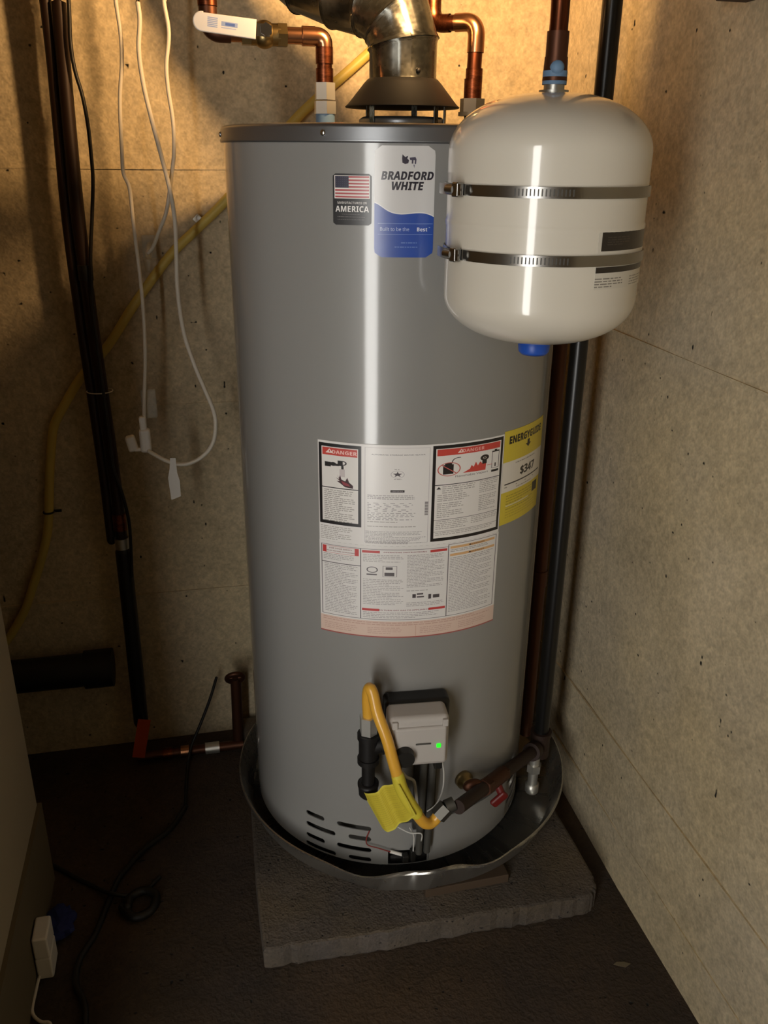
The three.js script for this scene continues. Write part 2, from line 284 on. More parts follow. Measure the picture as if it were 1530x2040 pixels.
{ // printed stickers, each a thin sheet on the jacket
  const put = (name, tex, a, b, y0, y1, label, rc = 0, rough) => obj(name, wrap(a, b, y0, y1, HR + .0004, .0004, 0, 0, rc), sticker(tex, rough), heater, label);
  // badge with the flag
  const flag = canvasTex(420, 520, (x, w, h) => {
    x.fillStyle = '#17161a'; x.fillRect(0, 0, w, h);
    x.fillStyle = '#ece6e0'; x.fillRect(18, 18, w - 36, 232);
    for (let i = 0; i < 7; i++) { x.fillStyle = '#b8494c'; x.fillRect(26, 24 + i * 33.2, w - 52, 17); }
    x.fillStyle = '#2a2840'; x.fillRect(26, 24, 150, 118);
    for (let r = 0; r < 5; r++) for (let c = 0; c < 6; c++) { x.fillStyle = '#55536c'; x.fillRect(38 + c * 23, 34 + r * 22, 5, 5); }
    printText(x, 'MANUFACTURED IN', w / 2, 292, 34, '#cfcac6'); printText(x, 'AMERICA', w / 2, 356, 84, '#f4f1ee', { sx: .98 });
    x.fillStyle = '#8c8886'; fine(x, 100, 406, 220, 1, 15, '#8c8886'); fine(x, 50, 432, 320, 1, 15, '#9c9894'); fine(x, 50, 460, 320, 1, 15, '#9c9894');
  });
  put('flag_sticker', flag, -31.2, -19.9, 1.316, 1.383, 'small black badge with a striped flag and the word AMERICA', .004);
  const brand = canvasTex(660, 1200, (x, w, h) => {
    x.fillStyle = '#d8d6d4'; x.fillRect(0, 0, w, h);
    // emblem: small dark heraldic bird shape
    poly(x, [[300, 90], [330, 118], [362, 104], [352, 134], [372, 150], [364, 182], [330, 190], [300, 176], [296, 130]], '#2c2736'); poly(x, [[376, 124], [440, 116], [452, 140], [448, 190], [432, 186], [434, 150], [420, 148], [418, 186], [400, 184], [402, 150], [384, 148]], '#4a4658'); poly(x, [[418, 196], [436, 196], [430, 232]], '#777384');
    printText(x, 'BRADFORD', w / 2 + 30, 312, 118, '#1d1826', { skew: .18, sx: .93, thick: 5 }); printText(x, 'WHITE', w / 2 + 30, 420, 118, '#1d1826', { skew: .18, sx: .95, thick: 5 });
    x.beginPath(); x.moveTo(0, 590); x.bezierCurveTo(90, 620, 130, 700, 270, 712); x.bezierCurveTo(400, 722, 520, 660, w, 740); x.lineTo(w, h); x.lineTo(0, h); x.closePath(); x.fillStyle = '#eceae8'; x.fill();
    x.beginPath(); x.moveTo(0, 604); x.bezierCurveTo(90, 634, 130, 714, 270, 724); x.bezierCurveTo(400, 734, 520, 672, w, 752); x.lineTo(w, h); x.lineTo(0, h); x.closePath(); x.fillStyle = '#2a4fa6'; x.fill();
    x.strokeStyle = '#8fa6d8'; x.lineWidth = 4; for (const y of [826, 944]) { x.beginPath(); x.moveTo(40, y); x.lineTo(w - 10, y); x.stroke(); }
    x.font = 'bold 54px sans-serif'; x.textBaseline = 'middle'; x.textAlign = 'left'; x.fillStyle = '#c3cee8'; x.font = '52px sans-serif'; x.fillText('Built to be the', 60, 888); x.font = 'bold 58px sans-serif'; x.fillStyle = '#e6ebf6'; x.fillText('Best', 470, 888); x.font = '24px sans-serif'; x.fillText('\u2122', 606, 872);
    fine(x, 300, 1030, 190, 1, 30, '#93a7d4'); fine(x, 230, 1078, 260, 1, 30, '#93a7d4');
  });
  put('brand_sticker', brand, -19.1, -2.2, 1.274, 1.419, 'tall rounded white and blue maker sticker', .010, .3);
  const K = 20; // pixels per degree
  const upper = canvasTex(1290, 1200, (x, w, h) => {
    x.fillStyle = '#e4e1de'; x.fillRect(0, 0, w, h); x.strokeStyle = '#b3aeaa'; x.lineWidth = 3; x.strokeRect(2, 2, w - 4, h - 4);
    const px = h / .171, Y = (y) => (0.997 - y) * px, X = (th) => (th + 37.6) / 64.4 * w;
    // left warning frame
    const f = (a, b, y1, y0) => { const x0 = X(a), x1 = X(b), t = Y(y1), bt = Y(y0); x.fillStyle = '#141013'; x.fillRect(x0, t, x1 - x0, bt - t); x.fillStyle = '#e4e0db'; x.fillRect(x0 + 20, t + 38, x1 - x0 - 40, bt - t - 76); return [x0 + 20, t + 38, x1 - x0 - 40, bt - t - 76]; };
    let [fx, fy, fw, fh] = f(-37.2, -22.8, .993, .857);
    x.fillStyle = '#c8453c'; x.fillRect(fx + 6, fy + 10, fw - 12, 86); tri(x, fx + 56, fy + 50, 28, '#f2dcd4'); x.fillStyle = '#c8453c'; x.fillRect(fx + 53, fy + 38, 6, 22); printText(x, 'DANGER', fx + 155, fy + 56, 58, '#f0c9c0', { sx: .72 });
    // tap over a scalded hand
    x.fillStyle = '#1b181a'; x.fillRect(fx + 22, fy + 176, 42, 54); x.fillRect(fx + 60, fy + 188, 60, 26); x.beginPath(); x.arc(fx + 80, fy + 196, 22, 0, 7); x.fill(); x.fillRect(fx + 112, fy + 150, 34, 60); x.lineWidth = 9; x.strokeStyle = '#1b181a'; x.beginPath(); x.arc(fx + 146, fy + 176, 22, -1.6, 1.6); x.stroke(); x.fillRect(fx + 136, fy + 206, 16, 40);
    x.fillStyle = '#cbc1c0'; x.fillRect(fx + 124, fy + 246, 36, 90); poly(x, [[fx + 108, fy + 308], [fx + 118, fy + 356], [fx + 128, fy + 318], [fx + 136, fy + 366], [fx + 162, fy + 384], [fx + 176, fy + 340], [fx + 188, fy + 392], [fx + 214, fy + 428], [fx + 214, fy + 462], [fx + 160, fy + 452], [fx + 128, fy + 412], [fx + 104, fy + 390], [fx + 126, fy + 386], [fx + 100, fy + 350], [fx + 122, fy + 366]], '#3a1a22'); poly(x, [[fx + 134, fy + 384], [fx + 160, fy + 396], [fx + 184, fy + 412], [fx + 196, fy + 440], [fx + 150, fy + 430]], '#8d3440');
    x.fillStyle = '#1b181a'; x.fillRect(fx, fy + 470, fw, 10); fine(x, fx + 14, fy + 500, fw - 34, 17, 23);
    fine(x, X(-37), Y(.853), X(-25.5) - X(-37), 8, 22, '#8a8480');
    // rating plate
    x.strokeStyle = '#b9b2b4'; x.lineWidth = 3; x.strokeRect(X(-21.6), Y(.992), X(-1) - X(-21.6), Y(.832) - Y(.992));
    printText(x, 'AUTOMATIC STORAGE WATER HEATER', X(-11), Y(.981), 20, '#6a6468', { w: 'normal' });
    const cx = X(-11.2), cy = Y(.949); x.strokeStyle = '#a49ea2'; x.lineWidth = 3; x.beginPath(); x.arc(cx, cy, 42, 0, 7); x.stroke(); const st = []; for (let k = 0; k < 10; k++) { const r = k % 2 ? 13 : 33, a = -Math.PI / 2 + k * Math.PI / 5; st.push([cx + r * Math.cos(a), cy + r * Math.sin(a)]); } poly(x, st, '#4a4448'); fine(x, cx - 20, cy - 62, 40, 1, 22, '#7a7478'); fine(x, cx - 22, cy + 52, 52, 1, 20, '#7a7478');
    x.fillStyle = '#2d2629'; x.fillRect(cx - 44, Y(.923), 90, 28); printText(x, 'CERTIFIED', cx, Y(.923) + 15, 15, '#b9b2b4');
    fine(x, X(-20.8), Y(.914), X(-4.5) - X(-20.8), 3, 19, '#6f696d'); fine(x, X(-20.8), Y(.901), X(-5.5) - X(-20.8), 6, 19, '#7b7579', 1.6); fine(x, X(-20.8), Y(.884), X(-5) - X(-20.8), 5, 19, '#756f73', .6); fine(x, X(-20.8), Y(.869), X(-10) - X(-20.8), 1, 20); fine(x, X(-20.8), Y(.861), X(-3) - X(-20.8), 1, 20);
    x.save(); x.fillStyle = '#5d575a'; for (let k = 0; k < 24; k++) x.fillRect(X(-2.2), Y(.903) + k * 7, 22, 2 + (k * 7 % 5)); x.restore();
    fine(x, X(-21.4), Y(.852), X(-1.6) - X(-21.4), 9, 17, '#857f82'); fine(x, X(-21.4), Y(.834), X(-6) - X(-21.4), 2, 18, '#8a8488');
    // right warning frame
    [fx, fy, fw, fh] = f(0, 26.3, .994, .832);
    x.fillStyle = '#c8453c'; x.fillRect(fx + 8, fy + 8, fw - 16, 74); tri(x, fx + 172, fy + 45, 26, '#f2dcd4'); x.fillStyle = '#c8453c'; x.fillRect(fx + 169, fy + 34, 6, 20); printText(x, 'DANGER', fx + 262, fy + 48, 52, '#ecb3aa', { sx: .8 });
    x.fillStyle = '#1c191b'; x.fillRect(fx + 50, fy + 190, 72, 110); x.fillRect(fx + 62, fy + 172, 48, 20); x.strokeStyle = '#2a2527'; x.lineWidth = 7; x.beginPath(); x.moveTo(fx + 112, fy + 176); x.quadraticCurveTo(fx + 110, fy + 112, fx + 170, fy + 118); x.stroke(); x.strokeStyle = '#c4635c'; x.lineWidth = 8; x.beginPath(); x.arc(fx + 92, fy + 244, 76, 0, 7); x.stroke(); x.beginPath(); x.moveTo(fx + 40, fy + 190); x.lineTo(fx + 144, fy + 298); x.stroke();
    poly(x, [[fx + 190, fy + 304], [fx + 240, fy + 268], [fx + 252, fy + 226], [fx + 268, fy + 252], [fx + 284, fy + 196], [fx + 300, fy + 244], [fx + 318, fy + 200], [fx + 336, fy + 232], [fx + 366, fy + 236], [fx + 362, fy + 312]], '#c8453c'); x.fillStyle = '#1c191b'; x.beginPath(); x.arc(fx + 352, fy + 164, 34, 0, 7); x.fill(); x.fillRect(fx + 334, fy + 190, 36, 46); x.fillStyle = '#d8d2cc'; x.beginPath(); x.arc(fx + 352, fy + 168, 14, 0, 7); x.fill(); tri(x, fx + 352, fy + 166, 12, '#1c191b');
    x.strokeStyle = '#2a2527'; x.lineWidth = 4; x.strokeRect(fx + 414, fy + 120, 58, 190); x.fillStyle = '#1c191b'; x.fillRect(fx + 412, fy + 106, 62, 14); x.fillRect(fx + 432, fy + 92, 22, 16); x.fillRect(fx + 412, fy + 330, 62, 26); x.fillRect(fx + 438, fy + 252, 10, 44); x.fillStyle = '#c8453c'; x.fillRect(fx + 374, fy + 258, 44, 5);
    printText(x, 'Flammable Vapors', fx + 260, fy + 336, 30, '#4a4446', { w: 'normal' });
    x.fillStyle = '#1c191b'; x.fillRect(fx, fy + 418, fw, 8); tri(x, fx + 26, fy + 458, 16, '#2a2527'); fine(x, fx + 50, fy + 440, 250, 4, 24, '#85807c'); fine(x, fx + 18, fy + 540, 230, 4, 22, '#85807c'); fine(x, fx + 18, fy + 640, 190, 8, 23, '#85807c'); fine(x, fx + 322, fy + 436, 160, 7, 22, '#85807c'); fine(x, fx + 322, fy + 610, 150, 9, 22, '#85807c');
    x.fillStyle = '#2a2527'; x.fillRect(fx, fy + 838, fw, 5); fine(x, fx + 12, fy + 856, 240, 5, 22, '#8a8581'); fine(x, fx + 268, fy + 856, 220, 4, 22, '#8a8581'); x.fillRect(fx, fy + 980, fw, 5); fine(x, fx + 12, fy + 996, fw - 30, 2, 22, '#8a8581');
  });
  put('upper_warning_sheet', upper, -37.6, 26.8, .826, .997, 'white warning sheet with two black framed DANGER panels');
  const lower = canvasTex(1290, 1180, (x, w, h) => {
    x.fillStyle = '#e0dddA'; x.fillRect(0, 0, w, h);
    const c1 = 292, c2 = 884, top = 46, bot = 940;
    x.strokeStyle = '#4f494b'; x.lineWidth = 5; x.strokeRect(16, top, c1 - 16, bot - top); x.strokeRect(c1, top, c2 - c1, bot - top); x.strokeRect(c2, 20, w - c2 - 22, bot - 20);
    x.fillStyle = '#c0403f'; x.fillRect(26, 60, 26, 84); x.fillRect(c1 - 40, 60, 26, 84); x.strokeStyle = '#c0403f'; x.lineWidth = 3; x.strokeRect(26, 60, c1 - 40, 84); printText(x, 'FOR YOUR SAFETY', 153, 84, 19, '#8d5f5e'); printText(x, 'READ BEFORE OPERATING', 153, 118, 16, '#8d5f5e');
    fine(x, 30, 160, 240, 4, 20, '#857f80'); x.fillStyle = '#2e292b'; x.fillRect(16, 262, c1 - 16, 8);
    fine(x, 36, 284, 238, 30, 21, '#8a8484');
    for (const [y, s] of [[62, 'OPERATING INSTRUCTIONS'], [800, 'TO TURN OFF GAS TO APPLIANCE']]) { x.fillStyle = '#c0403f'; x.fillRect(c1 + 10, y, 118, 30); x.fillRect(c2 - 128, y, 118, 30); printText(x, s, (c1 + c2) / 2, y + 16, 22, '#8f5c60'); }
    fine(x, c1 + 16, 112, 270, 5, 20, '#938c8c'); fine(x, c1 + 310, 112, 262, 22, 19, '#8a8484');
    x.strokeStyle = '#5d5759'; x.lineWidth = 8; x.beginPath(); x.arc(c1 + 78, 300, 34, 0, 7); x.stroke(); x.fillStyle = '#5d5759'; x.fillRect(c1 + 40, 352, 70, 16); x.fillRect(c1 + 168, 262, 46, 34); x.fillRect(c1 + 160, 330, 66, 44); x.strokeStyle = '#8d8788'; x.lineWidth = 4; x.strokeRect(c1 + 150, 250, 92, 134);
    fine(x, c1 + 16, 420, 276, 16, 21, '#938c8c'); fine(x, c1 + 310, 560, 160, 1, 20); x.fillStyle = '#4d4749'; x.fillRect(c1 + 350, 610, 24, 48); x.fillRect(c1 + 380, 600, 44, 20); x.fillRect(c1 + 380, 640, 50, 16); x.fillRect(c1 + 460, 622, 20, 60); x.fillRect(c1 + 492, 632, 46, 42); fine(x, c1 + 310, 716, 262, 3, 20, '#938c8c'); fine(x, c1 + 16, 846, 548, 4, 21, '#8f8889');
    for (const y of [46, 140]) { x.fillStyle = '#d8ac78'; x.fillRect(c2 + 12, y, w - c2 - 48, 30); tri(x, c2 + 160, y + 15, 11, '#3a2a1a'); printText(x, 'WARNING', c2 + 222, y + 16, 24, '#6b4a2a'); }
    fine(x, c2 + 14, 88, 330, 2, 20); fine(x, c2 + 14, 190, 345, 34, 21, '#8a8585');
    x.fillStyle = '#d9bfb0'; x.fillRect(0, 962, w, h - 962); x.fillStyle = '#a25550'; x.fillRect(0, 1164, w, 16); fine(x, 20, 978, w - 60, 2, 26, '#b48a80'); for (const a of [30, 340, 700, 980]) fine(x, a, 1046, 240, 4, 24, '#bd988c'); x.fillStyle = '#c9a392'; x.fillRect(668, 1020, 5, 140);
  });
  put('lower_instruction_sheet', lower, -37.6, 26.9, .657, .8265, 'white instruction sheet with red bars and a pink foot strip');
  const guide = canvasTex(600, 900, (x, w, h) => {
    x.fillStyle = '#d6c13c'; x.fillRect(0, 0, w, h); printText(x, 'ENERGYGUIDE', w / 2, 92, 92, '#14110a', { sx: .78, thick: 6 }); poly(x, [[w * .5, 140], [w * .56, 140], [w * .56, 176], [w * .60, 176], [w * .53, 214], [w * .46, 176], [w * .5, 176]], '#14110a');
    x.fillStyle = '#e2dcd0'; x.fillRect(0, 292, w, 290); fine(x, 150, 316, 320, 1, 26); printText(x, '$347', w * .56, 420, 108, '#1c1813', { thick: 4 }); x.fillStyle = '#26221c'; x.fillRect(30, 500, w - 60, 12); fine(x, 30, 530, w - 60, 1, 22, '#77705f', 5); fine(x, 180, 556, 260, 1, 22, '#77705f');
    fine(x, 60, 620, 420, 6, 26, '#93832a'); x.fillStyle = '#2b2508'; x.fillRect(w - 150, 610, 100, 96); x.fillStyle = '#ded6a8'; x.fillRect(60, 716, 330, 14); fine(x, 60, 780, 460, 3, 26, '#b5a02f');
  });
  put('energy_sticker', guide, 26.9, 53, .836, 1.0, 'bright yellow energy rating sticker');
  const tag = canvasTex(128, 96, (x, w, h) => { x.fillStyle = '#d5d2cc'; x.fillRect(0, 0, w, h); x.strokeStyle = '#3b3835'; x.lineWidth = 4; x.strokeRect(2, 2, w - 4, h - 4); fine(x, 12, 14, 100, 7, 11); });
  put('small_sticker', tag, 21.5, 27, .245, .278, 'small white sticker below the gas pipe'); put('small_sticker', tag, 36, 41.5, .245, .285, 'small white sticker below the gas pipe');
}
{ // gas control with knob and green light
  const th = -4.5, R = .0, T = (g) => g.rotateY(th * D2R);
  const y = .498, front = .356;
  const body = obj('gas_control', T(rbox(.102, .100, .05, .010, 4).translate(0, y, front - .025)), M.greyBox, heater, 'light grey plastic gas control box');
  obj('control_face', T(rbox(.088, .074, .010, .005, 3).translate(.002, y - .004, front)), M.greyBox, body);
  obj('back_bracket', T(rbox(.114, .104, .04, .010, 4).translate(.004, y + .001, front - .062)), M.blackGloss, body);
  obj('knob', T(rod([-.026, y - .018, front - .002], [-.026, y - .018, front + .020], .0168, .0155, 32)), M.black, body);
  obj('status_light', T(rbox(.0072, .0072, .004, .001, 2).translate(.032, y - .004, front + .0055)), mat(0x30ff30, .4, 0, { emissive: 0x22ff22, emissiveIntensity: .9 }), body, 'small green glowing light');
  for (const sx of [-.034, .036]) obj('connector', T(rbox(.014, .016, .016, .002, 2).translate(sx, y - .057, front - .016)), M.black, body);
  for (const sx of [-.042, .043]) obj('corner_clip', T(rbox(.010, .014, .008, .002, 2).translate(sx, y + .038, front)), M.greyBox, body);
  obj('raised_mark', T(rbox(.026, .003, .0015, .0005, 1).translate(.006, y + .001, front + .0056)), M.greyDark, body);
  // burner tubes, bracket and wires below the control
  obj('burner_tube', [rod(pol(-1.2, .20, .297), pol(-1.2, .452, .315), .0065), rod(pol(1.8, .20, .296), pol(1.8, .452, .315), .0065)], M.greyDark, heater);
  obj('tube_bracket', wrap(-3.4, 4.8, .25, .43, HR, .010), M.greyDark, heater);
  obj('igniter', [rbox(.010, .026, .012, .002, 2).translate(...pol(-3.2, .192, .292)), rbox(.012, .016, .012, .002, 2).translate(...pol(-6, .186, .292))], M.black, heater);
  obj('igniter_rod', rod(pol(-11.5, .198, .287), pol(-5.5, .186, .287), .0032), M.white, heater);
  obj('wire', tube([pol(3.4, .438, .335), pol(4.6, .40, .328), pol(4.8, .36, .322), pol(3, .33, .32), pol(.6, .31, .312)], .0013, 40, 8), M.wire, heater);
  obj('wire', tube([pol(-10, .436, .334), pol(-7.5, .41, .332), pol(-5, .395, .326), pol(-4, .37, .318), pol(-2.4, .31, .306)], .0028, 40, 8), M.wire, heater);
  obj('wire', tube([pol(-9, .268, .30), pol(-5, .262, .31), pol(-1.5, .262, .314), pol(-.8, .24, .306), pol(-2.2, .205, .297), pol(-2.6, .194, .295)], .0013, 40, 8), M.wire, heater);
  obj('wire', tube([pol(-5, .27, .306), pol(-3.4, .245, .302), pol(-3.2, .205, .296)], .0013, 30, 8), M.wire, heater);
  obj('wire', tube([pol(-19.5, .242, .284), pol(-20.5, .225, .286), pol(-20, .212, .288), pol(-16, .206, .288), pol(-11.5, .198, .288)], .0012, 40, 8), M.wireRed, heater);
}
{ // brass drain cock low on the jacket
  const t = obj('drain_valve', [latheOn([[0, 0], [.017, 0], [.017, .012], [.012, .016], [.012, .03], [.0, .03]], pol(17, .335, HR - .002), pol(17, .335, HR + .04))], M.brass, heater, 'brass drain valve');
  obj('drain_handle', [new THREE.SphereGeometry(.017, 20, 14).scale(1.15, .8, .6).translate(...pol(17, .343, HR + .034))], M.copperDark, t);
  obj('drain_outlet', rod(pol(18.4, .338, HR + .022), pol(20.4, .312, HR + .036), .0088), M.brass, t);
}

// ---------------------------------------------------------------- gas connection at the front
{
  const t = thing('gas_drip_leg', 'black iron tee with a capped drip leg beside the gas control', 'pipe fitting', pol(-18.7, .37, .335));
  const p = (y, r = .335) => pol(-18.7, y, r);
  obj('tee', [rod(p(.448), p(.498), .0165), rod(p(.492), p(.502), .019), rod(p(.442), p(.452), .019), rod(p(.472), pol(-12.5, .478, .326), .014), rod(pol(-15.3, .475, .330), pol(-14, .4765, .328), .0175)], M.iron, t);
  obj('nipple', rod(p(.395), p(.446), .0115), M.iron, t);
  obj('cap', latheOn([[0, 0], [.012, .0], [.0165, .006], [.0175, .022], [.0185, .024], [.0185, .03], [.012, .03]], p(.368), p(.40)), M.iron, t);
}
const flexA = pol(-18.7, .52, .335);
{
  const t = thing('gas_flex_connector', 'bright yellow flexible gas hose looping in front of the control', 'gas hose', pol(-6, .3, .37));
  const pts = [pol(-18.7, .535, .335), pol(-18.9, .562, .337), pol(-18.8, .585, .340), pol(-18.2, .598, .344), pol(-17.2, .590, .350), pol(-15.9, .562, .360), pol(-13.4, .522, .372), pol(-11.4, .475, .380), pol(-9.5, .429, .384), pol(-7.4, .398, .385), pol(-5.5, .374, .384), pol(-3.6, .352, .382), pol(-1.9, .343, .378), pol(-.4, .344, .374), pol(.8, .352, .372)];
  obj('hose', tube(pts, .0098, 140, 16), M.yellow, t);
  const n = obj('flare_nut', [hex(pol(-18.7, .503, .335), pol(-18.7, .537, .335), .0155), rod(pol(-18.7, .492, .335), pol(-18.7, .505, .335), .011)], M.nickel, t, 'nickel flare nut');
  obj('flare_nut', [hex(pol(.6, .351, .372), pol(3.2, .366, .369), .0150), rod(pol(3.0, .365, .369), pol(5.4, .369, .3685), .0125)], M.fitting, t, 'dull grey flare nut');
  // creased paper tag folded round the hose
  const tagT = canvasTex(256, 256, (x, w, h) => { x.fillStyle = '#cdbb38'; x.fillRect(0, 0, w, h); x.strokeStyle = '#d8cb4a'; x.lineWidth = 10; x.strokeRect(5, 5, w - 10, h - 10); fine(x, 20, 20, 210, 16, 13, '#b9a532'); });
  const g = new THREE.PlaneGeometry(1, 1, 24, 16), gp = g.attributes.position;
  const c00 = V(...pol(-20.1, .386, .350)), c10 = V(...pol(-10.2, .448, .396)), c01 = V(...pol(-14.2, .318, .356)), c11 = V(...pol(-6.0, .384, .397));
  for (let i = 0; i < gp.count; i++) { const u = gp.getX(i) + .5, v = .5 - gp.getY(i), a = c00.clone().lerp(c10, u), b = c01.clone().lerp(c11, u), q = a.lerp(b, v); q.z += .009 * Math.sin(u * 7.5 + v * .8 - .6) * (1 - u * .6) + .0015 * Math.sin(u * 19); q.y += -.014 * Math.sin(u * Math.PI) * v; gp.setXYZ(i, q.x, q.y, q.z); }
  g.computeVertexNormals();
  obj('paper_tag', g, new THREE.MeshStandardMaterial({ map: tagT, roughness: .6, side: THREE.DoubleSide }), t, 'creased yellow paper tag');
  obj('tag_sleeve', tube([pol(-10.4, .452, .383), pol(-9.5, .429, .384), pol(-7.4, .398, .385), pol(-5.5, .374, .384)], .0112, 30, 16), M.tagYellow, t);
}
const GA = [.022, .376, .394], GB = [.304, .256, .112], GX = GB[0], GZ = GB[2];
{
  const t = thing('gas_pipe', 'dark iron gas pipe dropping beside the heater and running to the yellow hose', 'gas pipe', [GX, .15, GZ]);
  const lerp = (k) => GA.map((v, i) => v + (GB[i] - v) * k);
  obj('run', rod(lerp(.06), lerp(.97), .0125), M.ironBrown, t);
  obj('drop', rod([GX, .255, GZ], [GX, HC, GZ], .0155), M.blackGloss, t, 'tall black vertical pipe');
  obj('tee', [new THREE.SphereGeometry(.020, 20, 14).translate(...GB), rod([GX, .235, GZ], [GX, .292, GZ], .0195), rod(lerp(.88), lerp(.93), .019), rod([GX, .285, GZ], [GX, .295, GZ], .022)], M.ironBrown, t);
  const c = obj('gas_cock', [rod(lerp(.34), lerp(.52), .0148), hex(lerp(.31), lerp(.36), .0165), hex(lerp(.49), lerp(.54), .0150)], M.copperDark, t, 'dark brass shutoff cock');
  const k = V(...lerp(.44)); obj('cock_handle', [rod(k.toArray(), [k.x + .006, k.y - .016, k.z + .020], .0075), rbox(.036, .018, .010, .005, 3).rotateZ(.75).translate(k.x + .001, k.y - .026, k.z + .024)], M.red, c, 'red lever handle');
  obj('sediment_trap', [rod([GX - .014, .238, GZ + .012], [GX - .016, .172, GZ + .014], .0105), hex([GX - .0145, .222, GZ + .0125], [GX - .0150, .204, GZ + .013], .0155), latheOn([[0, 0], [.012, 0], [.0145, .004], [.0145, .022], [.0, .024]], [GX - .016, .150, GZ + .014], [GX - .016, .18, GZ + .014])], M.nickel, t, 'silver drip nipple and cap');
}
{
  const t = thing('relief_discharge_tube', 'dark copper relief tube ending above the drain pan', 'pipe', [.318, .205, .0]);
  obj('tube', rod([.318, .205, 0], [.318, 1.262, 0], .0145), M.copperDark, t);
  obj('elbow', bent([[.318, 1.255, 0], [.318, 1.30, 0], [.283, 1.30, 0]], .0155, .018), M.copperDark, t);
  obj('coupling', rod([.318, .58, 0], [.318, .615, 0], .0165), M.copperDark, t);
}

// ---------------------------------------------------------------- cold inlet with ball valve, hot outlet
const cr = .0118;
{
  const x = -.121, z = .02, top = HY1 + .021;
  const t = thing('inlet_pipe', 'copper inlet pipe with a white handled ball valve on the heater', 'water pipe', [x, top, z]);
  obj('dielectric_nipple', [rod([x, top - .002, z], [x, top + .020, z], .0150)], M.dielectric, t, 'blue nipple');
  obj('union_nut', [hex([x, top + .018, z], [x, top + .036, z], .0180), hex([x, top + .038, z], [x, top + .062, z], .0170)], M.nickel, t, 'silver union nut');
  obj('riser', [rod([x, top + .06, z], [x, 1.562, z], cr), rod([x, top + .062, z], [x, top + .082, z], .0135), rod([x, 1.535, z], [x, 1.558, z], .0135)], M.copper, t);
  obj('elbow', bent([[x, 1.550, z], [x, 1.572, z], [x - .022, 1.572, z]], .0132, .013), M.copperBright, t);
  obj('run', [rod([x - .018, 1.572, z], [-.275, 1.572, z], cr), rod([x - .014, 1.572, z], [x - .034, 1.572, z], .0138)], M.copperBright, t);
  const v = obj('ball_valve', [hex([-.178, 1.572, z], [-.192, 1.572, z], .0175), rod([-.188, 1.572, z], [-.232, 1.572, z], .0155), new THREE.SphereGeometry(.0195, 24, 16).translate(-.212, 1.572, z), hex([-.232, 1.572, z], [-.246, 1.572, z], .0170)], M.brass, t, 'brass ball valve');
  obj('valve_stem', [rod([-.212, 1.572, z], [-.212, 1.574, z + .030], .006), hex([-.212, 1.574, z + .028], [-.212, 1.575, z + .036], .0095)], M.chrome, v);
  const hm = canvasTex(512, 128, (c, w, h) => { c.fillStyle = '#ece8e2'; c.fillRect(0, 0, w, h); c.fillStyle = '#9fb0d4'; for (let k = 0; k < 6; k++) c.fillRect(120, 30 + k * 11, 80, 7); c.fillRect(230, 46, 130, 30); c.fillStyle = '#5c76b8'; c.fillRect(262, 52, 76, 18); c.fillStyle = '#b9c4dc'; c.fillRect(230, 82, 120, 8); });
  const hs = new THREE.Shape(); hs.moveTo(-.040, -.0115); hs.lineTo(.036, -.0100); hs.absarc(.036, 0, .0115, -Math.PI / 2, Math.PI / 2); hs.lineTo(-.040, .0115); hs.closePath();
  const hg = new THREE.ExtrudeGeometry(hs, { depth: .004, bevelEnabled: true, bevelThickness: .0015, bevelSize: .0015, bevelSegments: 2 });
  { const p = hg.attributes.position, u = hg.attributes.uv; for (let i = 0; i < p.count; i++) u.setXY(i, 1 - (p.getX(i) + .042) / .092, 1 - (p.getY(i) + .013) / .026); }
  hg.rotateZ(Math.PI + -.10).translate(-.268, 1.5785, z + .032);
  obj('handle', hg, new THREE.MeshPhysicalMaterial({ map: hm, roughness: .35 }), v, 'white lever sleeve with blue print');
  obj('handle_plate', rbox(.032, .017, .0022, .001, 1).rotateZ(-.06).translate(-.222, 1.5745, z + .0335), M.chrome, v);
  obj('left_elbow', bent([[-.262, 1.572, z], [-.2935, 1.572, z], [-.2935, 1.605, z]], .0135, .018), M.copperDark, t);
  obj('upper_riser', [rod([-.2935, 1.592, z], [-.2935, HC, z], cr), rod([-.2935, 1.606, z], [-.2935, 1.622, z], .0145), rod([-.2935, 1.632, z], [-.2935, 1.645, z], .0155)], M.copper, t);
}
{
  const x = .126, z = 0, top = HY1 + .021;
  const t = thing('outlet_pipe', 'copper hot water pipe with two elbows rising beside the flue', 'water pipe', [x, top, z]);
  obj('nipple', rod([x, top - .002, z], [x, top + .03, z], .0125), M.iron, t);
  obj('union_nut', [hex([x, top + .024, z], [x, top + .046, z], .0205), rod([x, top + .02, z], [x, top + .026, z], .0225)], M.greyDark, t, 'dark grey union nut');
  obj('adapter', rod([x, top + .044, z], [x, top + .075, z], .0145), M.copper, t);
  obj('pipe', bent([[x, top + .07, z], [x + .002, 1.604, z], [.068, 1.604, -.050], [.068, HC, -.050]], cr, .022), M.copper, t);
  obj('elbow', [bent([[x + .0015, 1.560, z], [x + .002, 1.604, z], [x - .026, 1.604, -.024]], .0136, .022)], M.copperBright, t);
  obj('upper_elbow', [bent([[.092, 1.604, -.030], [.068, 1.604, -.050], [.068, 1.645, -.050]], .0136, .022)], M.copper, t);
  obj('coupling', rod([x + .001, top + .068, z], [x + .001, top + .09, z], .0137), M.copper, t);
}

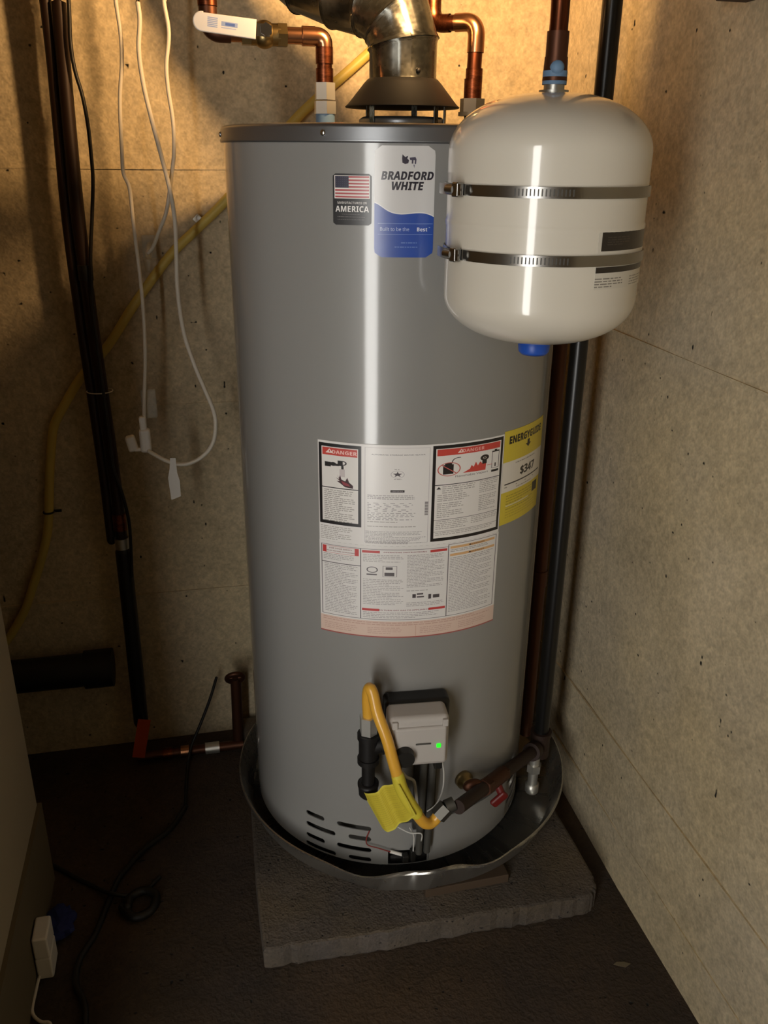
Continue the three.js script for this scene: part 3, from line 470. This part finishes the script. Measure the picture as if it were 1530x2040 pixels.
// ---------------------------------------------------------------- draft hood and flue
{
  const cx = .008, cz = .0, top = HY1 + .021;
  const t = thing('draft_hood', 'dark metal draft hood with a flared skirt on the heater top', 'draft hood', [cx, top, cz]);
  obj('collar', lathe([[.052, top - .001], [.070, top - .001], [.070, top + .012], [.064, top + .016], [.052, top + .016], [.052, top - .001]], cx, cz, 48), M.lid, t);
  obj('skirt', lathe([[.052, 1.519], [.056, 1.518], [.062, 1.512], [.088, 1.4815], [.0925, 1.478], [.0915, 1.4765], [.086, 1.4795], [.060, 1.508], [.052, 1.513]], cx, cz, 64), M.hood, t);
  for (const a of [-55, 35, 60, 150, -140]) obj('leg', rbox(.010, 1.492 - top, .0025, .0008, 1).translate(0, (top + 1.492) / 2, .071).rotateY(a * D2R).translate(cx, 0, cz), M.galv, t);
  obj('inner_cone', lathe([[.0, 1.484], [.03, 1.486], [.052, 1.496], [.052, 1.51], [0, 1.51]], cx, cz, 32), M.galv, t);
}
{
  const t = thing('flue_pipe', 'segmented galvanized flue elbow rising from the draft hood', 'flue pipe', [.008, 1.512, 0]);
  // centre line of the gores
  const C = [[.008, 1.514, 0], [.008, 1.568, 0], [-.002, 1.604, -.008], [-.034, 1.632, -.034], [-.080, 1.648, -.075], [-.125, 1.670, -.115], [-.165, 1.708, -.150], [-.20, 1.90, -.19], [-.21, HC, -.2]].map((p) => V(...p)), R = .0535;
  const names = ['riser', 'gore', 'gore', 'gore', 'gore', 'gore', 'duct', 'duct'];
  const plane = (i) => { if (i === 0) return C[1].clone().sub(C[0]).normalize(); if (i === C.length - 1) return C[i].clone().sub(C[i - 1]).normalize(); return C[i].clone().sub(C[i - 1]).normalize().add(C[i + 1].clone().sub(C[i]).normalize()).normalize(); };
  const ringAt = (i, d, r, frameN) => { // points of a straight tube of direction d cut by the mitre plane i
    const n = plane(i), a = V(0, 0, 1).sub(d.clone().multiplyScalar(d.z)).normalize(), b = d.clone().cross(a), out = [];
    for (let k = 0; k <= 48; k++) { const th = k / 48 * Math.PI * 2, o = a.clone().multiplyScalar(Math.cos(th) * r).addScaledVector(b, Math.sin(th) * r); const s = -o.dot(n) / d.dot(n); out.push(C[i].clone().add(o).addScaledVector(d, s)); } return out;
  };
  for (let i = 0; i < C.length - 1; i++) {
    const d = C[i + 1].clone().sub(C[i]).normalize(), r = R + (i % 2 ? .0012 : 0), A = ringAt(i, d, r), B = ringAt(i + 1, d, r), rings = [];
    const lip = (P, s, out) => P.map((p, k) => { const c = i + (s ? 1 : 0); const dir = p.clone().sub(C[c]).normalize(); return p.clone().addScaledVector(dir, out); });
    const mid = (f) => A.map((p, k) => p.clone().lerp(B[k], f)); const L = C[i].distanceTo(C[i + 1]), e = Math.min(.3, .006 / L);
    rings.push(lip(A, 0, .0022), mid(e).map((p, k) => p), mid(1 - e), lip(B, 1, .0022));
    const pos = [], uv = [], idx = []; rings.forEach((rg, j) => rg.forEach((p, k) => { pos.push(p.x, p.y, p.z); uv.push(k / 48 * .6 + i * .37, j * .1 + i * .21); }));
    for (let j = 0; j < 3; j++) for (let k = 0; k < 48; k++) { const a = j * 49 + k; idx.push(a, a + 49, a + 1, a + 1, a + 49, a + 50); }
    const g = new THREE.BufferGeometry(); g.setAttribute('position', new THREE.Float32BufferAttribute(pos, 3)); g.setAttribute('uv', new THREE.Float32BufferAttribute(uv, 2)); g.setIndex(idx); g.computeVertexNormals();
    obj(names[i], toCreasedNormals(g, .5), M.galv, t);
  }
  obj('screw', new THREE.SphereGeometry(.004, 10, 8).translate(.008 + .012, 1.528, .053), M.black, t);
}

// ---------------------------------------------------------------- expansion tank, its straps and pipe
const TX = .101, TZ = .405, TR = .125;
{
  const t = thing('expansion_tank', 'cream white expansion tank hanging beside the heater top', 'tank', [TX, 1.165, TZ]);
  const prof = [[0, 1.181]]; for (let i = 0; i <= 20; i++) { const a = i / 20 * Math.PI / 2; prof.push([.028 + (TR - .028) * Math.sin(a), 1.181 + .058 * (1 - Math.cos(a))]); }
  prof.push([TR, 1.325], [TR + .0012, 1.328], [TR + .0012, 1.332], [TR, 1.335]);
  for (let i = 0; i <= 20; i++) { const a = i / 20 * Math.PI / 2; prof.push([.020 + (TR - .020) * Math.cos(a), 1.413 + .066 * Math.sin(a)]); } prof.push([0, 1.479]);
  obj('tank_shell', lathe(prof, TX, TZ, 96), M.tank, t);
  obj('nipple', [rod([TX, 1.476, TZ], [TX, 1.494, TZ], .0125), rod([TX, 1.476, TZ], [TX, 1.482, TZ], .018)], M.solder, t);
  obj('valve_cap', lathe([[0, 1.160], [.017, 1.160], [.0205, 1.164], [.0235, 1.186], [0, 1.186]], TX, TZ, 32), M.blueCap, t, 'blue plastic valve cap');
  const lt = canvasTex(512, 640, (x, w, h) => { x.fillStyle = '#d2ccbe'; x.fillRect(0, 0, w, h); x.fillStyle = '#241f1b'; x.fillRect(20, 0, w - 20, 215); fine(x, 60, 60, 200, 4, 26, '#4d4741'); x.fillRect(0, 395, w, 60); x.fillStyle = '#241f1b'; x.fillRect(0, 390, w, 66); fine(x, 0, 515, 220, 4, 30, '#4a443e'); fine(x, 290, 515, 200, 4, 30, '#6a645c'); });
  obj('tank_label', wrap(9, 58, 1.262, 1.328, TR + .0004, .0004, TX, TZ), sticker(lt), t, 'black and white printed label');
  // straps
  for (const [y, hgt, lab] of [[1.370, .0125, 'upper'], [1.295, .0125, 'lower']]) {
    const s = thing('hose_clamp', lab === 'upper' ? 'steel band clamp around the tank above its seam' : 'steel band clamp around the tank over its label', 'clamp', [TX, y, TZ], 'steel bands strapping the tank');
    obj('band', wrap(-84, 276, y - hgt / 2, y + hgt / 2, TR + .0014, .0012, TX, TZ), M.steel, s);
    for (let i = 0; i < 16; i++) { const th = -38 + i * 2.0; obj('thread_slot', rbox(.0016, hgt * .62, .0008, .0003, 1).translate(0, y, TR + .0028).rotateY(th * D2R).translate(TX, 0, TZ), M.greyDark, s); }
    const at = (g, th, r) => g.translate(0, y, r).rotateY(th * D2R).translate(TX, 0, TZ);
    obj('screw_housing', [at(rbox(.013, .017, .010, .002, 2), -74, TR + .008), at(new THREE.CylinderGeometry(.0058, .0058, .016, 16).rotateZ(Math.PI / 2).translate(-.012, 0, 0), -74, TR + .009)], M.steel, s);
    obj('band_tail', wrap(-98, -70, y - hgt / 2, y + hgt / 2, TR + .012, .0012, TX + .002, TZ + .001), M.steel, s);
  }
}
{
  const x = TX, z = TZ;
  const t = thing('tank_supply_pipe', 'copper pipe coming down into the expansion tank', 'water pipe', [x, 1.488, z]);
  obj('adapter', [rod([x, 1.492, z], [x, 1.518, z], .0150, .0138), rod([x, 1.518, z], [x, 1.545, z], .0132)], M.copperDark, t);
  obj('solder_ring', [rod([x, 1.488, z], [x, 1.503, z], .0148), new THREE.SphereGeometry(.009, 12, 10).translate(x - .002, 1.506, z + .009)], M.dielectric, t, 'pale blue sealant at the thread');
  obj('pipe', rod([x, 1.54, z], [x, HC, z], .0112), M.copper, t);
}

// ---------------------------------------------------------------- left side: pipe bundle, cables, gas line
{
  const p = [[-.536, 1.714, -.34], [-.539, 1.653, -.34], [-.545, 1.492, -.34], [-.549, 1.3, -.34], [-.548, 1.129, -.34], [-.543, .944, -.34], [-.538, .743, -.34], [-.539, .549, -.34], [-.541, .312, -.345], [-.544, .10, -.35]];
  const t = thing('copper_drop_pipe', 'brown tarnished copper pipe hanging down the back wall', 'water pipe', [-.544, .1, -.35]);
  obj('pipe', tube([[-.536, HC, -.34], ...p], .0125, 120, 16), M.aged, t);
  obj('tape_band', rod([-.5483, 1.17, -.34], [-.5483, 1.20, -.34], .0145), M.black, t, 'black tape band');
  obj('coupling', [rod([-.539, .63, -.34], [-.539, .67, -.34], .0150)], M.copper, t); obj('collar', rod([-.539, .585, -.34], [-.539, .61, -.34], .0155), M.solder, t, 'pale solder collar');
  obj('lower_sleeve', tube([[-.5385, .575, -.34], [-.541, .312, -.345], [-.544, .11, -.35]], .0175, 40, 16), M.black, t, 'black lower sleeve');
  const t2 = single('second_pipe', 'dark narrow pipe strapped beside the tarnished copper pipe', 'water pipe', [-.565, .7, -.352], tube([[-.563, HC, -.352], [-.563, 1.66, -.352], [-.566, 1.49, -.354], [-.572, 1.3, -.354], [-.571, 1.12, -.354], [-.566, .93, -.354], [-.562, .74, -.354], [-.562, .60, -.354]], .0105, 90, 14), M.aged);
  single('black_cable', 'thin black cable bowed out from the copper pipe', 'cable', [-.53, .52, -.32], tube([[-.517, 2.2, -.32], [-.519, 1.711, -.32], [-.525, 1.589, -.32], [-.523, 1.541, -.32], [-.515, 1.5, -.32], [-.511, 1.45, -.32], [-.511, 1.399, -.318], [-.513, 1.355, -.32], [-.522, 1.292, -.321], [-.532, 1.228, -.322], [-.536, 1.185, -.322], [-.541, 1.093, -.322], [-.538, .874, -.322], [-.537, .785, -.32], [-.524, .72, -.32], [-.517, .655, -.32], [-.519, .594, -.32], [-.524, .52, -.324]], .0036, 160, 10), M.black);
  single('cable_tie', 'thin pale cable tie around the copper pipe', 'cable tie', [-.55, .945, -.342], new THREE.TorusGeometry(.026, .0011, 8, 32).rotateX(Math.PI / 2).scale(1, 1, .9).translate(-.548, .945, -.343), M.cord);
}
{
  const p = [[.146, 1.705], [.124, 1.679], [.077, 1.632], [.016, 1.579], [-.107, 1.479], [-.19, 1.392], [-.27, 1.311], [-.324, 1.263], [-.384, 1.209], [-.463, 1.114], [-.527, 1.027], [-.591, .959], [-.63, .903], [-.657, .858], [-.671, .802], [-.683, .733], [-.694, .659], [-.703, .613], [-.722, .553], [-.752, .479], [-.783, .41], [-.834, .335], [-.886, .279], [-1.0, .18]].map(([x, y]) => [x, y, -.402]);
  const t = thing('yellow_gas_line', 'yellow jacketed gas tubing slanting across the back wall', 'gas line', [-.7, .6, -.402]);
  obj('tubing', tube([[.6 * .6, 1.93, -.402], ...p], .0098, 220, 14), M.gasYellow, t);
  const c1 = obj('clip', [rbox(.016, .020, .004, .001, 1).rotateZ(.8).translate(-.322, 1.279, -.402), rod([-.3225, 1.283, -.412], [-.322, 1.283, -.392], .004)], M.nickel, t);
  obj('clamp_band', [new THREE.TorusGeometry(.011, .0022, 8, 24).rotateX(Math.PI / 2).translate(-.694, .659, -.402), rbox(.03, .006, .004, .001, 1).translate(-.682, .659, -.406)], M.iron, t);
}
{ // white appliance cords
  const c = [
    ['slack white cord hanging straight to a plug', [-.46, .85, -.25], [[-.437, 2.1, -.25], [-.437, 1.689, -.25], [-.437, 1.645, -.25], [-.434, 1.592, -.25], [-.437, 1.546, -.25], [-.446, 1.49, -.25], [-.451, 1.408, -.25], [-.452, 1.37, -.25], [-.444, 1.345, -.25], [-.443, 1.288, -.25], [-.441, 1.216, -.25], [-.44, 1.141, -.25], [-.444, 1.044, -.25], [-.454, .953, -.25], [-.461, .885, -.25]], .0036],
    ['white cord ending in a wide loop with a paper tag', [-.37, .81, -.22], [[-.399, 2.1, -.22], [-.399, 1.686, -.22], [-.4, 1.642, -.22], [-.399, 1.613, -.22], [-.405, 1.567, -.22], [-.402, 1.513, -.22], [-.393, 1.458, -.22], [-.382, 1.401, -.22], [-.372, 1.346, -.22], [-.367, 1.29, -.22], [-.369, 1.236, -.22], [-.372, 1.163, -.22], [-.367, 1.087, -.22], [-.353, 1.027, -.22], [-.335, .971, -.22], [-.321, .929, -.22], [-.318, .897, -.22], [-.325, .86, -.22], [-.344, .834, -.22], [-.372, .818, -.22], [-.397, .815, -.222], [-.421, .823, -.226], [-.44, .833, -.232], [-.455, .841, -.24]], .0041],
    ['white cord crossing another to a clip on the wall', [-.42, 1.22, -.24], [[-.35, 2.1, -.235], [-.354, 1.691, -.24], [-.357, 1.647, -.24], [-.353, 1.609, -.24], [-.354, 1.586, -.24], [-.361, 1.547, -.24], [-.361, 1.508, -.24], [-.357, 1.459, -.24], [-.359, 1.409, -.24], [-.367, 1.367, -.244], [-.381, 1.306, -.252], [-.397, 1.271, -.266], [-.412, 1.239, -.285], [-.423, 1.226, -.296]], .0036]];
  c.forEach(([lab, base, pts, r], i) => {
    const t = thing('white_cable', lab, 'cord', base, 'white cords hanging in front of the back wall');
    obj('cord', tube(pts, r, 160, 10), M.cord, t);
    if (i === 0) obj('plug', [rbox(.022, .050, .020, .006, 3).translate(-.4605, .862, -.25), rbox(.014, .03, .014, .004, 2).translate(-.462, .898, -.25)], M.white, t, 'white plug');
    if (i === 1) {
      const s = new THREE.Shape(); [[-.4135, .832], [-.4025, .832], [-.402, .80], [-.398, .782], [-.3985, .748], [-.418, .741], [-.421, .79], [-.416, .81]].forEach(([x, y], k) => (k ? s.lineTo(x, y) : s.moveTo(x, y)));
      obj('paper_tag', new THREE.ExtrudeGeometry(s, { depth: .0008, bevelEnabled: false }).translate(-.0, 0, -.2155), M.white, t, 'blank white tag');
    }
  });
  const h = thing('clear_clip', 'small clear plastic hook on the back wall above the gas tubing', 'wall clip', [-.43, 1.22, -.415]);
  obj('plate', rbox(.028, .046, .005, .002, 2).translate(-.425, 1.226, -.4155), M.clear, h); obj('hook', tube([[-.425, 1.232, -.414], [-.425, 1.228, -.38], [-.425, 1.21, -.345], [-.426, 1.224, -.30]], .005, 30, 10), M.clear, h); obj('hook_tip', rod([-.427, 1.212, -.305], [-.4275, 1.190, -.305], .008, .004), M.clear, h);
  single('plug_cap', 'second white plug hanging beside the cord plug', 'plug', [-.49, .84, -.26], [rbox(.020, .034, .018, .006, 3).rotateZ(.2).translate(-.489, .853, -.262), rod([-.483, .84, -.258], [-.466, .842, -.252], .004)], M.white);
  single('clear_bag', 'small clear plastic sleeve on the cord above its plug', 'plastic sleeve', [-.45, .9, -.262], [rbox(.03, .06, .012, .004, 2).translate(-.447, .934, -.266)], M.clear);
}
// ---------------------------------------------------------------- low left: waste pipe, floor pipes, tag, cables, boxes
{
  const t = thing('waste_pipe', 'thick black waste pipe along the foot of the back wall', 'waste pipe', [-.85, .262, -.365]);
  obj('pipe', rod([-1.25, .264, -.368], [-.60, .262, -.368], .040, .040, 32), M.black, t);
  obj('hub', rod([-.66, .262, -.368], [-.595, .262, -.368], .046, .046, 32), M.iron, t);
  const f = thing('floor_pipe', 'copper pipe run with fittings lying along the floor by the back wall', 'water pipe', [-.4, 0, -.33]);
  obj('run', rod([-.56, .016, -.335], [-.30, .016, -.335], .0118), M.copperDark, f);
  for (const [a, b, m] of [[-.50, -.475, M.copper], [-.455, -.435, M.copperBright], [-.395, -.36, M.nickel]]) obj('fitting', rod([a, .016, -.335], [b, .016, -.335], .0145), m, f);
  obj('riser', rod([-.312, .012, -.345], [-.308, .21, -.345], .0135), M.copperDark, f);
  obj('valve_wheel', [new THREE.TorusGeometry(.02, .006, 10, 28).rotateX(.5).translate(-.31, .215, -.335), rod([-.31, .20, -.345], [-.31, .222, -.33], .007), rod([-.33, .215, -.335], [-.29, .215, -.335], .003)], M.copperDark, f);
  single('thin_cable', 'thin dark cable rising from the floor pipe', 'cable', [-.44, .01, -.32], tube([[-.355, .205, -.36], [-.375, .15, -.35], [-.402, .092, -.335], [-.43, .04, -.31], [-.442, .006, -.26], [-.446, .006, -.152]], .0035, 60, 10), M.black);
  const ot = single('orange_tag', 'orange paper tag hanging at the foot of the copper pipe', 'tag', [-.545, .02, -.326], rbox(.030, .112, .0012, .0004, 1).rotateZ(-.22).translate(-.545, .078, -.323), M.orange);
  single('tag_string', 'short black string tying the orange tag to the pipe', 'string', [-.54, .13, -.326], tube([[-.533, .128, -.3235], [-.538, .15, -.328], [-.544, .16, -.331]], .0012, 16, 8), M.black);
  const cable = (lab, pts, r) => single('floor_cable', lab, 'cable', pts[0], tube(pts, r, 120, 10), M.black, 'black cables on the floor');
  cable('black cable snaking over the floor towards the doorway', [[-.446, .007, -.14], [-.479, .007, -.076], [-.532, .007, -.026], [-.58, .007, .044], [-.6, .007, .113], [-.618, .007, .183], [-.641, .007, .236], [-.642, .007, .29], [-.619, .007, .365], [-.62, .007, .6]], .006);
  cable('thin black cable crossing the floor from the partition', [[-.722, .005, -.02], [-.672, .005, .025], [-.63, .005, .06], [-.592, .018, .098], [-.54, .005, .10], [-.5, .005, .06]], .0042);
  cable('coiled dark hose end lying on the floor', [[-.57, .010, .13], [-.545, .010, .16], [-.515, .010, .15], [-.505, .010, .115], [-.53, .010, .095], [-.555, .010, .108], [-.56, .014, .135]], .009);
  { const g = new THREE.IcosahedronGeometry(.03, 3), p = g.attributes.position, L = lattice(16, 44); for (let i = 0; i < p.count; i++) { const k = .8 + .4 * L[((p.getX(i) * 90 + 40) | 0) % 16 * 16 + ((p.getZ(i) * 90 + 40) | 0) % 16]; p.setXYZ(i, p.getX(i) * k, p.getY(i) * .45 * k, p.getZ(i) * 1.4 * k); } g.computeVertexNormals(); single('blue_rag', 'crumpled dark blue rag on the floor by the partition', 'rag', [-.688, 0, .145], g.translate(-.688, .013, .145), M.blueRag); }
  const wbx = thing('white_power_box', 'white plastic power box by the foot of the partition', 'power box', [-.70, 0, .22]);
  obj('lower_shell', rbox(.028, .050, .055, .004, 3).translate(-.698, .026, .235), M.white, wbx); obj('upper_shell', rbox(.027, .048, .055, .004, 3).translate(-.698, .0755, .235), M.white, wbx);
  single('white_lead', 'thin white lead curling from the power box across the floor', 'cord', [-.7, 0, .3], tube([[-.708, .012, .25], [-.712, .006, .29], [-.712, .005, .33], [-.695, .005, .352], [-.678, .005, .36], [-.672, .005, .40], [-.68, .005, .46]], .003, 60, 8), M.cord);
  single('wall_bracket', 'dark bracket fixed high on the right wall', 'bracket', [XR - .02, 1.61, .27], [rbox(.05, .05, .16, .003, 2).translate(XR - .025, 1.632, .34)], M.timber);
  single('paper_scrap', 'pale torn scrap lying on the floor by the right wall', 'scrap', [.356, 0, .449], (() => { const s = new THREE.Shape(); [[-.016, -.004], [.006, -.006], [.016, .004], [.004, .006], [-.010, .003]].forEach(([a, b], i) => (i ? s.lineTo(a, b) : s.moveTo(a, b))); return new THREE.ExtrudeGeometry(s, { depth: .001, bevelEnabled: false }).rotateX(-Math.PI / 2).rotateY(-.4).translate(.356, .0005, .449); })(), M.base);
}
renderer.render(scene, camera);
